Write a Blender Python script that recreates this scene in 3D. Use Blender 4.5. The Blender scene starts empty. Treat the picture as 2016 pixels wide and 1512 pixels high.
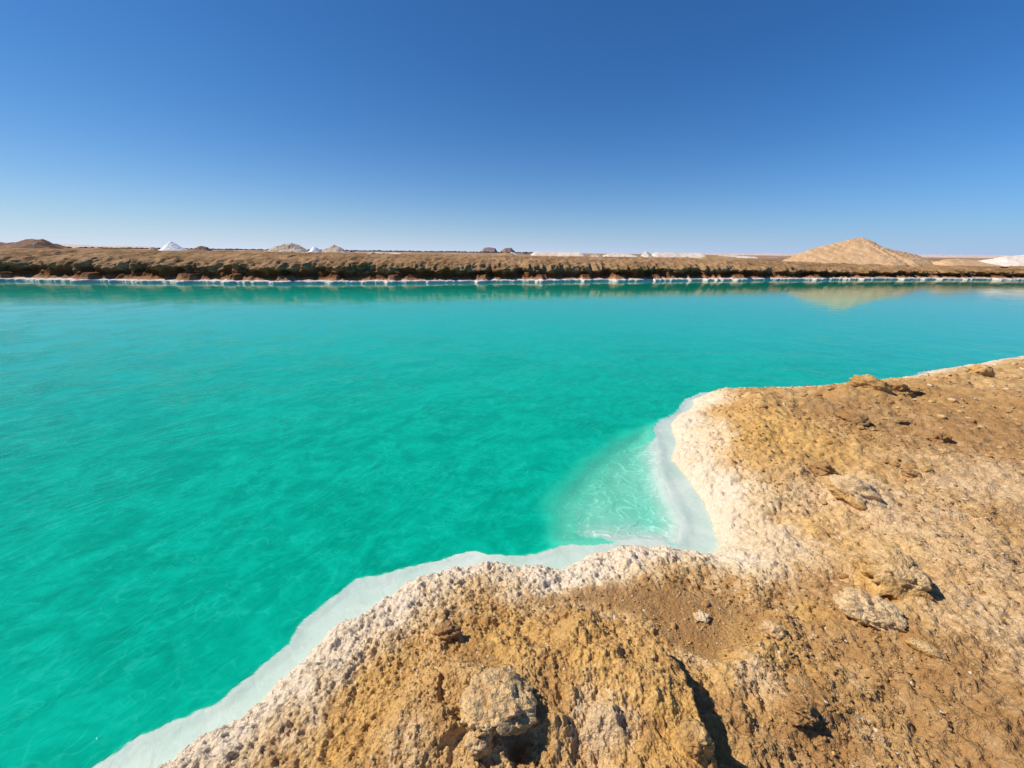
import bpy, math, random
import numpy as np
from mathutils import Matrix, Vector

R = math.radians
S = bpy.context.scene
COL = S.collection
rng = random.Random(7)
nrng = np.random.RandomState(11)

# ------------------------------------------------------------------ camera
H, F, PITCH, ROLL = 2.2, 760.0, 18.8, 0.63
cam = bpy.data.objects.new('camera', bpy.data.cameras.new('camera'))
COL.objects.link(cam)
cam.data.sensor_width = 36
cam.data.lens = 36 * F / 2016
cam.data.clip_start = 0.05
cam.data.clip_end = 20000
CM = Matrix.Rotation(R(90 - PITCH), 3, 'X') @ Matrix.Rotation(R(ROLL), 3, 'Z')
cam.matrix_world = Matrix.Translation((0, 0, H)) @ CM.to_4x4()
S.camera = cam


def at(u, v, z=0.0, y=None):
    """where the line of sight through a photo pixel meets height z (or distance y)"""
    d = CM @ Vector(((u - 1008) / F, -(v - 756) / F, -1))
    t = (z - H) / d.z if y is None else y / d.y
    return Vector((d.x * t, d.y * t, H + d.z * t))


# ------------------------------------------------------------------ light
SUN_AZ, SUN_EL = -81.0, 44.0          # degrees from +Y (clockwise positive), elevation
w = bpy.data.worlds.new('World')
S.world = w
w.use_nodes = True
nt = w.node_tree
nt.nodes.clear()
sky = nt.nodes.new('ShaderNodeTexSky')
sky.sky_type = 'NISHITA'
sky.sun_disc = False
sky.sun_elevation = R(SUN_EL)
sky.sun_rotation = R(SUN_AZ)
sky.altitude = 0
sky.air_density = 1.0
sky.dust_density = 0.15
sky.ozone_density = 1.5
bg = nt.nodes.new('ShaderNodeBackground')
SKY = 0.10
bg.inputs[1].default_value = SKY
wo = nt.nodes.new('ShaderNodeOutputWorld')


def wn(typ, *ins, **kw):
    nd = nt.nodes.new(typ)
    for k_, v_ in kw.items(): setattr(nd, k_, v_)
    for i_, v_ in enumerate(ins):
        if v_ is None: continue
        if hasattr(v_, 'links'): nt.links.new(v_, nd.inputs[i_])
        else: nd.inputs[i_].default_value = v_
    return nd


# clear desert air: a deeper blue overhead, a pale dusty band low down that is brighter towards the sun
tc = nt.nodes.new('ShaderNodeTexCoord').outputs['Generated']
sep = wn('ShaderNodeSeparateXYZ', tc)
elv = wn('ShaderNodeMath', sep.outputs[2], 0.0, operation='MAXIMUM').outputs[0]
tint = wn('ShaderNodeMix', data_type='RGBA', blend_type='MULTIPLY')
tint.inputs[0].default_value = 1
nt.links.new(sky.outputs[0], tint.inputs[6])
sdot = wn('ShaderNodeVectorMath', tc, (math.sin(R(SUN_AZ)), math.cos(R(SUN_AZ)), 0), operation='DOT_PRODUCT').outputs[1]
side = wn('ShaderNodeMapRange', sdot, -1.0, 1.0, 0.0, 1.0).outputs[0]
tcol = wn('ShaderNodeMix', data_type='RGBA')
nt.links.new(side, tcol.inputs[0])
tcol.inputs[6].default_value = (0.21, 0.62, 1.12, 1)
tcol.inputs[7].default_value = (0.23, 0.51, 0.80, 1)
nt.links.new(tcol.outputs[2], tint.inputs[7])
hz = wn('ShaderNodeMix', data_type='RGBA')
nt.links.new(side, hz.inputs[0])
hz.inputs[6].default_value = (0.34 / SKY, 0.46 / SKY, 0.71 / SKY, 1)
hz.inputs[7].default_value = (0.66 / SKY, 0.73 / SKY, 0.85 / SKY, 1)
ex = wn('ShaderNodeMath', wn('ShaderNodeMath', elv, -14.0, operation='MULTIPLY').outputs[0], operation='EXPONENT').outputs[0]
hm = wn('ShaderNodeMix', data_type='RGBA')
nt.links.new(wn('ShaderNodeMath', ex, 0.97, operation='MULTIPLY').outputs[0], hm.inputs[0])
nt.links.new(tint.outputs[2], hm.inputs[6])
nt.links.new(hz.outputs[2], hm.inputs[7])
nt.links.new(hm.outputs[2], bg.inputs[0])
nt.links.new(bg.outputs[0], wo.inputs[0])

sl = bpy.data.lights.new('sun', 'SUN')
sl.energy = 5.0
sl.angle = R(0.5)
sl.color = (1.0, 0.91, 0.79)
so = bpy.data.objects.new('sun', sl)
COL.objects.link(so)
sd = Vector((math.sin(R(SUN_AZ)) * math.cos(R(SUN_EL)), math.cos(R(SUN_AZ)) * math.cos(R(SUN_EL)), math.sin(R(SUN_EL))))
so.rotation_euler = sd.to_track_quat('Z', 'Y').to_euler()
so.location = (-20, 10, 30)

S.view_settings.view_transform = 'Standard'
S.view_settings.look = 'None'
S.view_settings.gamma = 1
S.view_settings.exposure = 0.12
S.view_settings.use_curve_mapping = False
S.cycles.max_bounces = 6
S.cycles.transparent_max_bounces = 6
S.cycles.caustics_reflective = False
S.cycles.caustics_refractive = False


# ------------------------------------------------------------------ noise
_perm = nrng.permutation(4096)
_g = nrng.uniform(0, 2 * math.pi, 4096)
_gx, _gy = np.cos(_g), np.sin(_g)
_jx, _jy, _jh = nrng.rand(4096), nrng.rand(4096), nrng.rand(4096)


def _hash(ix, iy):
    return _perm[(_perm[ix & 4095] + iy) & 4095]


def pn(x, y):
    x = np.asarray(x, float); y = np.asarray(y, float)
    ix = np.floor(x).astype(np.int64); iy = np.floor(y).astype(np.int64)
    fx = x - ix; fy = y - iy
    u = fx * fx * fx * (fx * (fx * 6 - 15) + 10); v = fy * fy * fy * (fy * (fy * 6 - 15) + 10)
    def g(a, b):
        h = _hash(ix + a, iy + b)
        return _gx[h] * (fx - a) + _gy[h] * (fy - b)
    n0 = g(0, 0) * (1 - u) + g(1, 0) * u
    n1 = g(0, 1) * (1 - u) + g(1, 1) * u
    return (n0 * (1 - v) + n1 * v) * 1.5


def fbm(x, y, o=4, gain=0.5, off=0.0):
    s = 0; a = 1.0; k = 1.0
    for i in range(o):
        s = s + a * pn(x * k + off + i * 17.3, y * k - off + i * 9.1)
        a *= gain; k *= 2.03
    return s


def cell(x, y, off=0):
    """distance to the nearest jittered point and a random number of that point"""
    ix = np.floor(x).astype(np.int64); iy = np.floor(y).astype(np.int64)
    best = np.full(np.shape(x), 9.0); val = np.zeros(np.shape(x)); sec = np.full(np.shape(x), 9.0)
    for a in (-1, 0, 1):
        for b in (-1, 0, 1):
            h = _hash(ix + a + off, iy + b)
            dx = ix + a + _jx[h] - x; dy = iy + b + _jy[h] - y
            d = np.sqrt(dx * dx + dy * dy)
            m = d < best
            sec = np.where(m, best, np.minimum(sec, d))
            val = np.where(m, _jh[h], val)
            best = np.where(m, d, best)
    return best, val, sec


def ss(a, b, x):
    t = np.clip((x - a) / (b - a), 0, 1)
    return t * t * (3 - 2 * t)


def sdf(P, x, y):
    """signed distance to a closed polygon, positive inside"""
    x = np.asarray(x, float); y = np.asarray(y, float)
    best = np.full(x.shape, 1e9); inside = np.zeros(x.shape, bool)
    n = len(P)
    for i in range(n):
        ax, ay = P[i][0], P[i][1]; bx, by = P[(i + 1) % n][0], P[(i + 1) % n][1]
        ex, ey = bx - ax, by - ay
        L = ex * ex + ey * ey + 1e-12
        t = np.clip(((x - ax) * ex + (y - ay) * ey) / L, 0, 1)
        dx = x - ax - t * ex; dy = y - ay - t * ey
        best = np.minimum(best, dx * dx + dy * dy)
        c = ((ay > y) != (by > y))
        if ey != 0:
            inside ^= c & (x < (bx - ax) * (y - ay) / ey + ax)
    return np.where(inside, 1, -1) * np.sqrt(best)


def pldist(P, x, y):
    best = np.full(np.shape(x), 1e9)
    for i in range(len(P) - 1):
        ax, ay = P[i][0], P[i][1]; ex, ey = P[i + 1][0] - ax, P[i + 1][1] - ay
        L = ex * ex + ey * ey + 1e-12
        t = np.clip(((x - ax) * ex + (y - ay) * ey) / L, 0, 1)
        best = np.minimum(best, (x - ax - t * ex) ** 2 + (y - ay - t * ey) ** 2)
    return np.sqrt(best)


def mesh_from(name, co, faces, attrs=None, smooth=True):
    me = bpy.data.meshes.new(name)
    co = np.ascontiguousarray(co, np.float32); faces = np.ascontiguousarray(faces, np.int32)
    n, k = faces.shape
    me.vertices.add(len(co)); me.vertices.foreach_set('co', co.ravel())
    me.loops.add(n * k); me.loops.foreach_set('vertex_index', faces.ravel())
    me.polygons.add(n)
    me.polygons.foreach_set('loop_start', np.arange(0, n * k, k, dtype=np.int32))
    me.polygons.foreach_set('loop_total', np.full(n, k, np.int32))
    me.polygons.foreach_set('use_smooth', np.full(n, smooth, bool))
    me.update(calc_edges=True)
    for key, val in (attrs or {}).items():
        a = me.attributes.new(key, 'FLOAT', 'POINT')
        a.data.foreach_set('value', np.ascontiguousarray(val, np.float32))
    return me


def obj(name, me, mat, parent=None, label=None, cat=None, group=None, kind=None, loc=None):
    o = bpy.data.objects.new(name, me)
    COL.objects.link(o)
    if me is not None and mat is not None and not me.materials:
        me.materials.append(mat)
    if parent: o.parent = parent
    if loc is not None: o.location = loc
    for k, v in (('label', label), ('category', cat), ('group', group), ('kind', kind)):
        if v: o[k] = v
    return o


def sub(co, faces, mask, attrs):
    f = faces[mask]
    used = np.unique(f)
    mp = np.full(len(co), -1, np.int64); mp[used] = np.arange(len(used))
    return co[used], mp[f], {k: v[used] for k, v in attrs.items()}


# ------------------------------------------------------------------ materials
class NT:
    def __init__(s, name):
        s.m = bpy.data.materials.new(name); s.m.use_nodes = True
        s.t = s.m.node_tree; s.t.nodes.clear()
        s.out = s.n('ShaderNodeOutputMaterial')
        s.geo = s.n('ShaderNodeNewGeometry')
        s.pos = s.geo.outputs['Position']
    def n(s, typ, **kw):
        nd = s.t.nodes.new(typ)
        for k, v in kw.items(): setattr(nd, k, v)
        return nd
    def l(s, a, b): s.t.links.new(a, b)
    def set(s, sock, v):
        if hasattr(v, 'links'): s.l(v, sock)
        else:
            if isinstance(v, tuple) and len(v) == 3 and sock.type == 'RGBA': v = (*v, 1)
            sock.default_value = v
    def noise(s, scale, detail=4, rough=0.55, vec=None, dist=0.0):
        nd = s.n('ShaderNodeTexNoise')
        s.set(nd.inputs['Vector'], vec if vec is not None else s.pos)
        nd.inputs['Scale'].default_value = scale; nd.inputs['Detail'].default_value = detail
        nd.inputs['Roughness'].default_value = rough; nd.inputs['Distortion'].default_value = dist
        return nd.outputs['Fac']
    def vor(s, scale, feature='F1', vec=None, rand=1.0):
        nd = s.n('ShaderNodeTexVoronoi', feature=feature)
        s.set(nd.inputs['Vector'], vec if vec is not None else s.pos)
        nd.inputs['Scale'].default_value = scale; nd.inputs['Randomness'].default_value = rand
        return nd.outputs['Distance']
    def map(s, scale, rot=(0, 0, 0)):
        nd = s.n('ShaderNodeMapping'); s.l(s.pos, nd.inputs[0])
        nd.inputs['Scale'].default_value = scale; nd.inputs['Rotation'].default_value = rot
        return nd.outputs[0]
    def noisev(s, scale, amp):
        nd = s.n('ShaderNodeTexNoise'); s.l(s.pos, nd.inputs['Vector']); nd.inputs['Scale'].default_value = scale
        m = s.n('ShaderNodeVectorMath', operation='SCALE'); s.l(nd.outputs['Color'], m.inputs[0]); m.inputs['Scale'].default_value = amp
        return m.outputs[0]
    def vadd(s, a, b):
        m = s.n('ShaderNodeVectorMath', operation='ADD'); s.l(a, m.inputs[0]); s.l(b, m.inputs[1])
        return m.outputs[0]
    def rmap(s, scale, deg):
        r = s.n('ShaderNodeMapping'); s.l(s.pos, r.inputs[0]); r.inputs['Rotation'].default_value = (0, 0, R(deg))
        q = s.n('ShaderNodeMapping'); s.l(r.outputs[0], q.inputs[0]); q.inputs['Scale'].default_value = scale
        return q.outputs[0]
    def rng(s, v, a, b, c=0.0, d=1.0, smooth=True):
        nd = s.n('ShaderNodeMapRange', interpolation_type='SMOOTHSTEP' if smooth else 'LINEAR')
        s.set(nd.inputs[0], v)
        for i, q in enumerate((a, b, c, d)): nd.inputs[i + 1].default_value = q
        return nd.outputs[0]
    def math(s, op, a, b=0.0, c=0.0):
        nd = s.n('ShaderNodeMath', operation=op)
        s.set(nd.inputs[0], a); s.set(nd.inputs[1], b); s.set(nd.inputs[2], c)
        return nd.outputs[0]
    def mix(s, f, a, b, mode='MIX'):
        nd = s.n('ShaderNodeMix', data_type='RGBA', blend_type=mode)
        s.set(nd.inputs[0], f); s.set(nd.inputs[6], a); s.set(nd.inputs[7], b)
        return nd.outputs[2]
    def attr(s, name):
        return s.n('ShaderNodeAttribute', attribute_name=name).outputs['Fac']
    def bump(s, h, dist, strength=1.0, normal=None):
        nd = s.n('ShaderNodeBump'); s.set(nd.inputs['Height'], h)
        nd.inputs['Distance'].default_value = dist; nd.inputs['Strength'].default_value = strength
        if normal is not None: s.l(normal, nd.inputs['Normal'])
        return nd.outputs[0]
    def principled(s, col, rough=0.9, normal=None, spec=0.25):
        p = s.n('ShaderNodeBsdfPrincipled')
        s.set(p.inputs['Base Color'], col); s.set(p.inputs['Roughness'], rough)
        p.inputs['Specular IOR Level'].default_value = spec
        if normal is not None: s.l(normal, p.inputs['Normal'])
        s.l(p.outputs[0], s.out.inputs[0])
        return p


def soil_material():
    """near bank: tan earth, ochre stains, cream salt popcorn crust, white bloom"""
    t = NT('salty_soil')
    salt, och, dark, wht = t.attr('salt'), t.attr('ochre'), t.attr('damp'), t.attr('bloom')
    n1 = t.noise(2.2, 5); n2 = t.noise(9, 6, 0.65); n3 = t.noise(45, 6, 0.7); n4 = t.noise(190, 4, 0.7)
    c = t.mix(t.rng(n1, 0.35, 0.65), (0.50, 0.275, 0.095), (0.68, 0.41, 0.155))
    c = t.mix(t.rng(n2, 0.42, 0.68), c, (0.78, 0.54, 0.27))
    c = t.mix(t.math('MULTIPLY', och, t.rng(t.math('ADD', n2, t.math('MULTIPLY', n3, 0.5)), 0.55, 0.9)), c, (0.82, 0.49, 0.13))
    c = t.mix(t.math('MULTIPLY', dark, 0.85), c, (0.42, 0.225, 0.082))
    sf = t.rng(t.math('ADD', t.math('MULTIPLY', salt, 1.25), t.math('MULTIPLY_ADD', n3, 0.9, t.math('MULTIPLY', n2, 0.7))), 0.80, 1.60)
    c = t.mix(sf, c, (0.88, 0.68, 0.42))
    sf2 = t.rng(t.math('ADD', t.math('MULTIPLY', salt, 1.1), n2), 1.05, 1.55)
    c = t.mix(sf2, c, (0.93, 0.79, 0.60))
    bf = t.rng(t.math('ADD', wht, t.math('MULTIPLY_ADD', n3, 1.4, n4)), 1.45, 1.85)
    c = t.mix(t.math('MULTIPLY', bf, 0.7), c, (0.82, 0.62, 0.39))
    # dark grit and small white specks
    c = t.mix(t.rng(n4, 0.62, 0.74, 0, 0.3), c, (0.13, 0.075, 0.04))
    c = t.mix(t.rng(t.noise(320, 2, 0.5), 0.72, 0.77, 0, 0.6), c, (0.72, 0.60, 0.46))
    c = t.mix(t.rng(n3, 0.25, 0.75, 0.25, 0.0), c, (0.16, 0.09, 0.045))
    crumb = t.vor(70, 'F1', t.vadd(t.pos, t.noisev(30, 0.02))); crumb2 = t.vor(170, 'F1')
    h = t.math('ADD', t.math('MULTIPLY', n3, 0.9), t.math('MULTIPLY', n4, 0.45))
    sp = t.noise(24, 3, 0.75); sp2 = t.noise(33, 3, 0.8, t.vadd(t.pos, t.noisev(9, 0.1)))
    c = t.mix(t.math('MULTIPLY', t.rng(sp, 0.60, 0.72, 0, 0.6), t.math('SUBTRACT', 1.0, salt)), c, (0.19, 0.10, 0.042))
    c = t.mix(t.rng(t.math('ADD', sp2, t.math('MULTIPLY', wht, 0.18)), 0.67, 0.78, 0, 0.6), c, (0.88, 0.70, 0.46))
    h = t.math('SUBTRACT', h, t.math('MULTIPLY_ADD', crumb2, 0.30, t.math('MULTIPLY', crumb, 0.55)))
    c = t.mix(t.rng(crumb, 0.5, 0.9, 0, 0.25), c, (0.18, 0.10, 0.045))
    p = t.principled(c, t.rng(salt, 0.2, 1.0, 0.9, 0.62), t.bump(h, 0.012, 1.0), 0.2)
    return t.m


def shelf_material():
    t = NT('wet_salt')
    n1 = t.noise(2.2, 4, 0.55, t.pos, 1.0); n2 = t.noise(14, 5, 0.62, t.pos, 1.5); n3 = t.noise(150, 2); n4 = t.noise(5.5, 3, 0.6, t.rmap((2.2, 0.6, 1), -35), 1.2)
    c = t.mix(t.rng(n1, 0.3, 0.7), (0.54, 0.64, 0.57), (0.70, 0.73, 0.67))
    c = t.mix(t.rng(n2, 0.5, 0.75, 0, 0.35), c, (0.46, 0.50, 0.43))
    c = t.mix(t.rng(n4, 0.60, 0.72, 0, 0.35), c, (0.52, 0.50, 0.41))
    c = t.mix(t.rng(n2, 0.42, 0.3, 0, 0.5), c, (0.76, 0.77, 0.73))
    c = t.mix(t.rng(n3, 0.74, 0.78, 0, 0.6), c, (0.2, 0.16, 0.12))
    t.principled(c, 0.6, t.bump(t.math('ADD', n2, n4), 0.004, 0.5), 0.2)
    return t.m


def bed_material():
    t = NT('lake_bed_salt')
    n = t.noise(5, 4)
    c = t.mix(t.rng(n, 0.3, 0.7), (0.48, 0.56, 0.50), (0.62, 0.66, 0.60))
    c = t.mix(t.math('MULTIPLY', t.attr('ridge'), 0.8), c, (0.84, 0.86, 0.82))  # bright refracted-light lines put into the bed colour along the low ridges
    t.principled(c, 0.9)
    return t.m


WAVE = -28


def water_material():
    t = NT('turquoise_brine')
    depth = t.attr('depth')
    v1 = t.map((1.0, 1.4, 1))
    n1 = t.noise(0.5, 4, 0.5, v1, 0.6); n2 = t.noise(2.4, 4, 0.6, v1, 1.4); n3 = t.noise(9, 4, 0.62, t.map((1.0, 1.3, 1)), 1.6)
    mott = t.math('ADD', t.math('MULTIPLY', n1, 0.25), t.math('ADD', t.math('MULTIPLY', n2, 0.40), t.math('MULTIPLY', n3, 0.35)))
    n5 = t.noise(1.6, 3, 0.6, t.rmap((1.3, 0.8, 1), 35), 2.2)
    c = t.mix(t.rng(t.math('MULTIPLY_ADD', n5, 0.4, t.math('MULTIPLY', mott, 0.6)), 0.38, 0.62), (0.0, 0.26, 0.175), (0.001, 0.405, 0.275))
    caustic_net = t.vor(5.0, 'DISTANCE_TO_EDGE', t.vadd(t.map((1.0, 1.5, 1)), t.noisev(2.6, 1.1)))
    c = t.mix(t.math('MULTIPLY', t.rng(caustic_net, 0.09, 0.0, 0, 0.20), t.rng(n2, 0.42, 0.62)), c, (0.03, 0.56, 0.42))  # lensing lines from the ripples painted into the water colour
    # the body colour turns brighter from the near side to the centre of the pool
    sy0 = t.n('ShaderNodeSeparateXYZ'); t.l(t.pos, sy0.inputs[0])
    c = t.mix(t.rng(t.math('ADD', sy0.outputs[1], t.math('MULTIPLY', n1, 4.0)), 4.0, 15.0, 0, 0.75), c, (0.004, 0.475, 0.37))
    c = t.mix(t.rng(sy0.outputs[1], 19.0, 27.0, 0, 0.85), c, (0.001, 0.22, 0.135))  # water colour darkened to deepen the far bank's reflection
    dif = t.n('ShaderNodeBsdfDiffuse'); t.set(dif.inputs[0], c)
    tl = t.n('ShaderNodeBsdfTranslucent'); t.set(tl.inputs[0], t.mix(t.rng(depth, 0.27, 0.345), (0.22, 0.60, 0.50), (0.01, 0.22, 0.16)))
    milk = t.n('ShaderNodeAddShader'); t.l(dif.outputs[0], milk.inputs[0]); t.l(tl.outputs[0], milk.inputs[1])
    tr = t.n('ShaderNodeBsdfTransparent')
    fac = t.math('MAXIMUM', t.rng(depth, 0.12, 0.34), t.math('MULTIPLY', 0.55, t.math('SUBTRACT', 1.0, t.math('EXPONENT', t.math('MULTIPLY', depth, -4.0)))))
    t.set(tr.inputs[0], t.mix(t.rng(depth, 0.012, 0.10), (0.97, 1.0, 0.99), (0.50, 0.95, 0.84)))
    body = t.n('ShaderNodeMixShader'); t.l(fac, body.inputs[0]); t.l(tr.outputs[0], body.inputs[1]); t.l(milk.outputs[0], body.inputs[2])
    # small wind ripples, crests running left to right, plus cross ripples
    w1 = t.noise(8.0, 3, 0.5, t.rmap((0.55, 1.5, 1), -55), 1.1)
    w2 = t.noise(11.0, 3, 0.5, t.rmap((0.5, 1.5, 1), -8), 0.8)
    w3 = t.noise(1.1, 2, 0.5)
    hgt = t.math('ADD', t.math('MULTIPLY', w1, 1.0), t.math('MULTIPLY', w2, 0.55))
    hgt = t.math('MULTIPLY', hgt, t.rng(w3, 0.35, 0.65, 0.3, 1.4))
    sy = t.n('ShaderNodeSeparateXYZ'); t.l(t.pos, sy.inputs[0])
    hgt = t.math('MULTIPLY', hgt, t.rng(sy.outputs[1], 6.0, 15.0, 1.0, 0.17))      # calm water in the lee of the far bank
    nb = t.bump(hgt, 0.0070, 1.0)
    t.l(t.bump(hgt, 0.006, 1.0), dif.inputs['Normal'])
    gl = t.n('ShaderNodeBsdfGlossy'); gl.inputs['Roughness'].default_value = 0.03; t.l(nb, gl.inputs['Normal'])
    fr = t.n('ShaderNodeFresnel'); t.l(nb, fr.inputs['Normal'])
    # the sheet is one surface, not a slab: the same reflectance from both sides
    t.l(t.rng(t.geo.outputs['Backfacing'], 0, 1, 1.40, 1 / 1.40, False), fr.inputs[0])
    ms = t.n('ShaderNodeMixShader'); t.l(fr.outputs[0], ms.inputs[0]); t.l(body.outputs[0], ms.inputs[1]); t.l(gl.outputs[0], ms.inputs[2])
    t.l(ms.outputs[0], t.out.inputs[0])
    return t.m


def far_bank_material():
    t = NT('far_bank_earth')
    h = t.attr('hgt'); n1 = t.noise(0.35, 5); n2 = t.noise(1.6, 6, 0.65); n3 = t.noise(7, 5, 0.7)
    c = t.mix(t.rng(n1, 0.35, 0.65), (0.20, 0.115, 0.050), (0.36, 0.215, 0.105))
    c = t.mix(t.rng(n2, 0.45, 0.7), c, (0.42, 0.27, 0.14))
    c = t.mix(t.rng(n3, 0.55, 0.78, 0, 0.6), c, (0.12, 0.065, 0.03))
    hn = t.math('ADD', h, t.math('MULTIPLY', t.math('SUBTRACT', t.noise(2.5, 3, 0.6, t.map((1, 1, 0.15))), 0.5), 0.30))
    low = t.math('ADD', h, t.math('MULTIPLY', t.math('SUBTRACT', n2, 0.5), 0.9))
    c = t.mix(t.rng(low, 0.98, 0.62, 0, 0.85), c, (0.15, 0.046, 0.013))  # shade of the overhung face put into the colour, with reddish lower earth
    c = t.mix(t.rng(hn, 0.42, 0.26, 0, 0.9), c, (0.36, 0.19, 0.095))
    c = t.mix(t.rng(hn, 0.235, 0.17), c, (0.76, 0.68, 0.61))
    c = t.mix(t.rng(t.math('ADD', t.rng(h, 1.5, 2.0), n3), 1.45, 1.65, 0, 0.7), c, (0.52, 0.38, 0.25))
    t.principled(c, 0.95, t.bump(t.math('ADD', n2, t.math('MULTIPLY', n3, 0.4)), 0.12, 0.9), 0.1)
    return t.m


def plain_material():
    t = NT('desert_plain_earth')
    v = t.map((0.25, 1, 1)); n1 = t.noise(0.06, 5, 0.6, v); n2 = t.noise(0.4, 5, 0.6, v)
    c = t.mix(t.rng(n1, 0.38, 0.6), (0.24, 0.145, 0.08), (0.42, 0.28, 0.18))
    c = t.mix(t.rng(n2, 0.5, 0.7), c, (0.16, 0.09, 0.05))
    c = t.mix(t.rng(n1, 0.56, 0.64, 0, 0.8), c, (0.66, 0.50, 0.40))
    t.principled(c, 0.95, t.bump(n2, 0.3, 0.6), 0.1)
    return t.m


def heap_material(name, a, b, dirt, amt=0.5, scale=1.0, vein=(0.7, 0.6, 0.5), veinamt=0.0):
    t = NT(name)
    oc = t.n('ShaderNodeTexCoord').outputs['Object']
    n1 = t.noise(0.9 * scale, 5, 0.6, oc); n2 = t.noise(5 * scale, 5, 0.7, oc)
    c = t.mix(t.rng(n1, 0.35, 0.65), a, b)
    c = t.mix(t.rng(n2, 0.5, 0.75, 0, amt), c, dirt)
    if veinamt: c = t.mix(t.rng(t.noise(1.7 * scale, 4, 0.6, oc), 0.56, 0.66, 0, veinamt), c, vein)
    t.principled(c, 0.9, t.bump(t.math('ADD', n1, t.math('MULTIPLY', n2, 0.35)), 0.25 / scale, 0.8), 0.15)
    return t.m


M_soil = soil_material(); M_shelf = shelf_material(); M_bed = bed_material(); M_water = water_material()
M_bank = far_bank_material(); M_plain = plain_material()

# ------------------------------------------------------------------ shorelines (map of the cove, metres)
def W(px, z=0.0): return [tuple(at(u, v, z)[:2]) for u, v in px]

land_px = [(315, 1512), (400, 1455), (480, 1415), (545, 1350), (600, 1300), (650, 1250), (720, 1210), (800, 1152), (880, 1127),
           (960, 1116), (1040, 1122), (1100, 1125), (1160, 1096), (1220, 1080), (1290, 1078), (1350, 1086), (1395, 1093), (1421, 1072),
           (1403, 1030), (1384, 985), (1357, 945), (1325, 905), (1331, 870), (1322, 835), (1338, 815), (1364, 806), (1366, 786), (1400, 774),
           (1450, 771), (1520, 772), (1600, 767), (1660, 761), (1740, 752), (1795, 744), (1815, 736), (1900, 722), (1950, 713), (2016, 703)]
edge_px = [(185, 1512), (250, 1462), (330, 1420), (430, 1375), (520, 1300), (565, 1265), (575, 1232), (620, 1200), (640, 1180),
           (700, 1142), (760, 1125), (800, 1110), (870, 1098), (930, 1083), (1010, 1092), (1060, 1085), (1100, 1072), (1180, 1070),
           (1260, 1065), (1330, 1073), (1346, 1060), (1350, 1030), (1332, 990), (1312, 950), (1305, 920), (1296, 870), (1282, 842),
           (1300, 825), (1328, 810), (1345, 786), (1375, 772), (1450, 769), (1520, 770), (1600, 764), (1660, 758), (1740, 749), (1788, 741),
           (1805, 731), (1895, 719), (1950, 711), (2016, 701)]
land = W(land_px); edge = W(edge_px)
l0, l1 = land[0], land[-1]
back = [(170, 60), (170, -170), (-170, -170), (-170, -60)]
LAND = [(-60, -28), (-14, -7), (-4.5, -2.0), (l0[0] - 1.0, l0[1] - 0.75)] + land + [(l1[0] + 3, l1[1] + 1.4), (l1[0] + 12, l1[1] + 4), (60, 24)] + back
e0, e1 = edge[0], edge[-1]
EDGE = [(-60, -27.4), (-14.3, -6.7), (-4.9, -1.7), (e0[0] - 1.0, e0[1] - 0.72)] + edge + [(e1[0] + 3, e1[1] + 1.5), (e1[0] + 12, e1[1] + 4.1), (60, 24.3)] + back
SHALLOW = W([(1285, 835), (1235, 852), (1160, 905), (1105, 955), (1075, 1000), (1085, 1060), (1110, 1082), (1250, 1110), (1440, 1120), (1440, 1000), (1400, 880), (1340, 820)])
zl = 0.40
PAN = W([(1010, 1165), (1150, 1128), (1290, 1130), (1420, 1150), (1530, 1200), (1520, 1265), (1440, 1315), (1385, 1300), (1290, 1215), (1180, 1180), (1080, 1180)], 0.33)
MOUND = W([(860, 1215), (980, 1190), (1120, 1195), (1225, 1222), (1290, 1262), (1342, 1325), (1366, 1395), (1385, 1460), (1402, 1520), (1430, 1640),
           (1000, 1800), (700, 1700), (560, 1560), (640, 1430), (760, 1300)], zl)
LEDGE = W([(1215, 1218), (1290, 1262), (1342, 1325), (1366, 1395), (1385, 1460), (1402, 1520), (1430, 1640)], zl)
LIP = W([(852, 1310), (872, 1345), (866, 1400), (880, 1430), (925, 1465)], zl)
LIPPOLY = W([(852, 1310), (872, 1345), (866, 1400), (880, 1430), (925, 1465), (860, 1500), (760, 1480), (740, 1380), (790, 1320)], zl)
RIDGE = W([(1500, 790), (1600, 785), (1760, 765), (1900, 745), (2016, 725)], 0.35)
SHOULD = W([(1480, 800), (1470, 860), (1500, 930), (1540, 1010), (1560, 1100)], 0.3)
OCH = [(*at(u, v, z)[:2], r) for u, v, z, r in ((1500, 860, .3, .9), (1560, 1000, .35, .7), (1700, 1110, .4, .22), (1500, 1250, .35, .22), (1480, 1290, .35, .2), (1610, 1175, .4, .12),
       (1200, 1310, .45, .35), (1000, 1240, .42, .3), (700, 1350, .3, .35), (650, 1480, .3, .3), (1300, 1450, .4, .3), (1450, 1330, .35, .2), (1720, 760, .4, .8))]
BLO = [(*at(u, v, z)[:2], r) for u, v, z, r in ((1660, 960, .4, .7), (1760, 1010, .4, .9), (1900, 1080, .4, .8), (1980, 950, .4, 1.0), (1390, 1190, .35, .12), (1170, 1460, .4, .16), (1370, 1290, .3, .1),
       (1940, 1200, .4, .5), (1500, 1340, .35, .16), (1200, 1190, .35, .16), (1600, 1060, .4, .5), (1000, 1400, .45, .15), (800, 1480, .4, .15))]
DMP = [(*at(u, v, .4)[:2], r) for u, v, r in ((1930, 830, 1.7), (1750, 830, .8), (1600, 1150, .25), (1900, 1380, .35), (1560, 1420, .3))]
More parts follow.
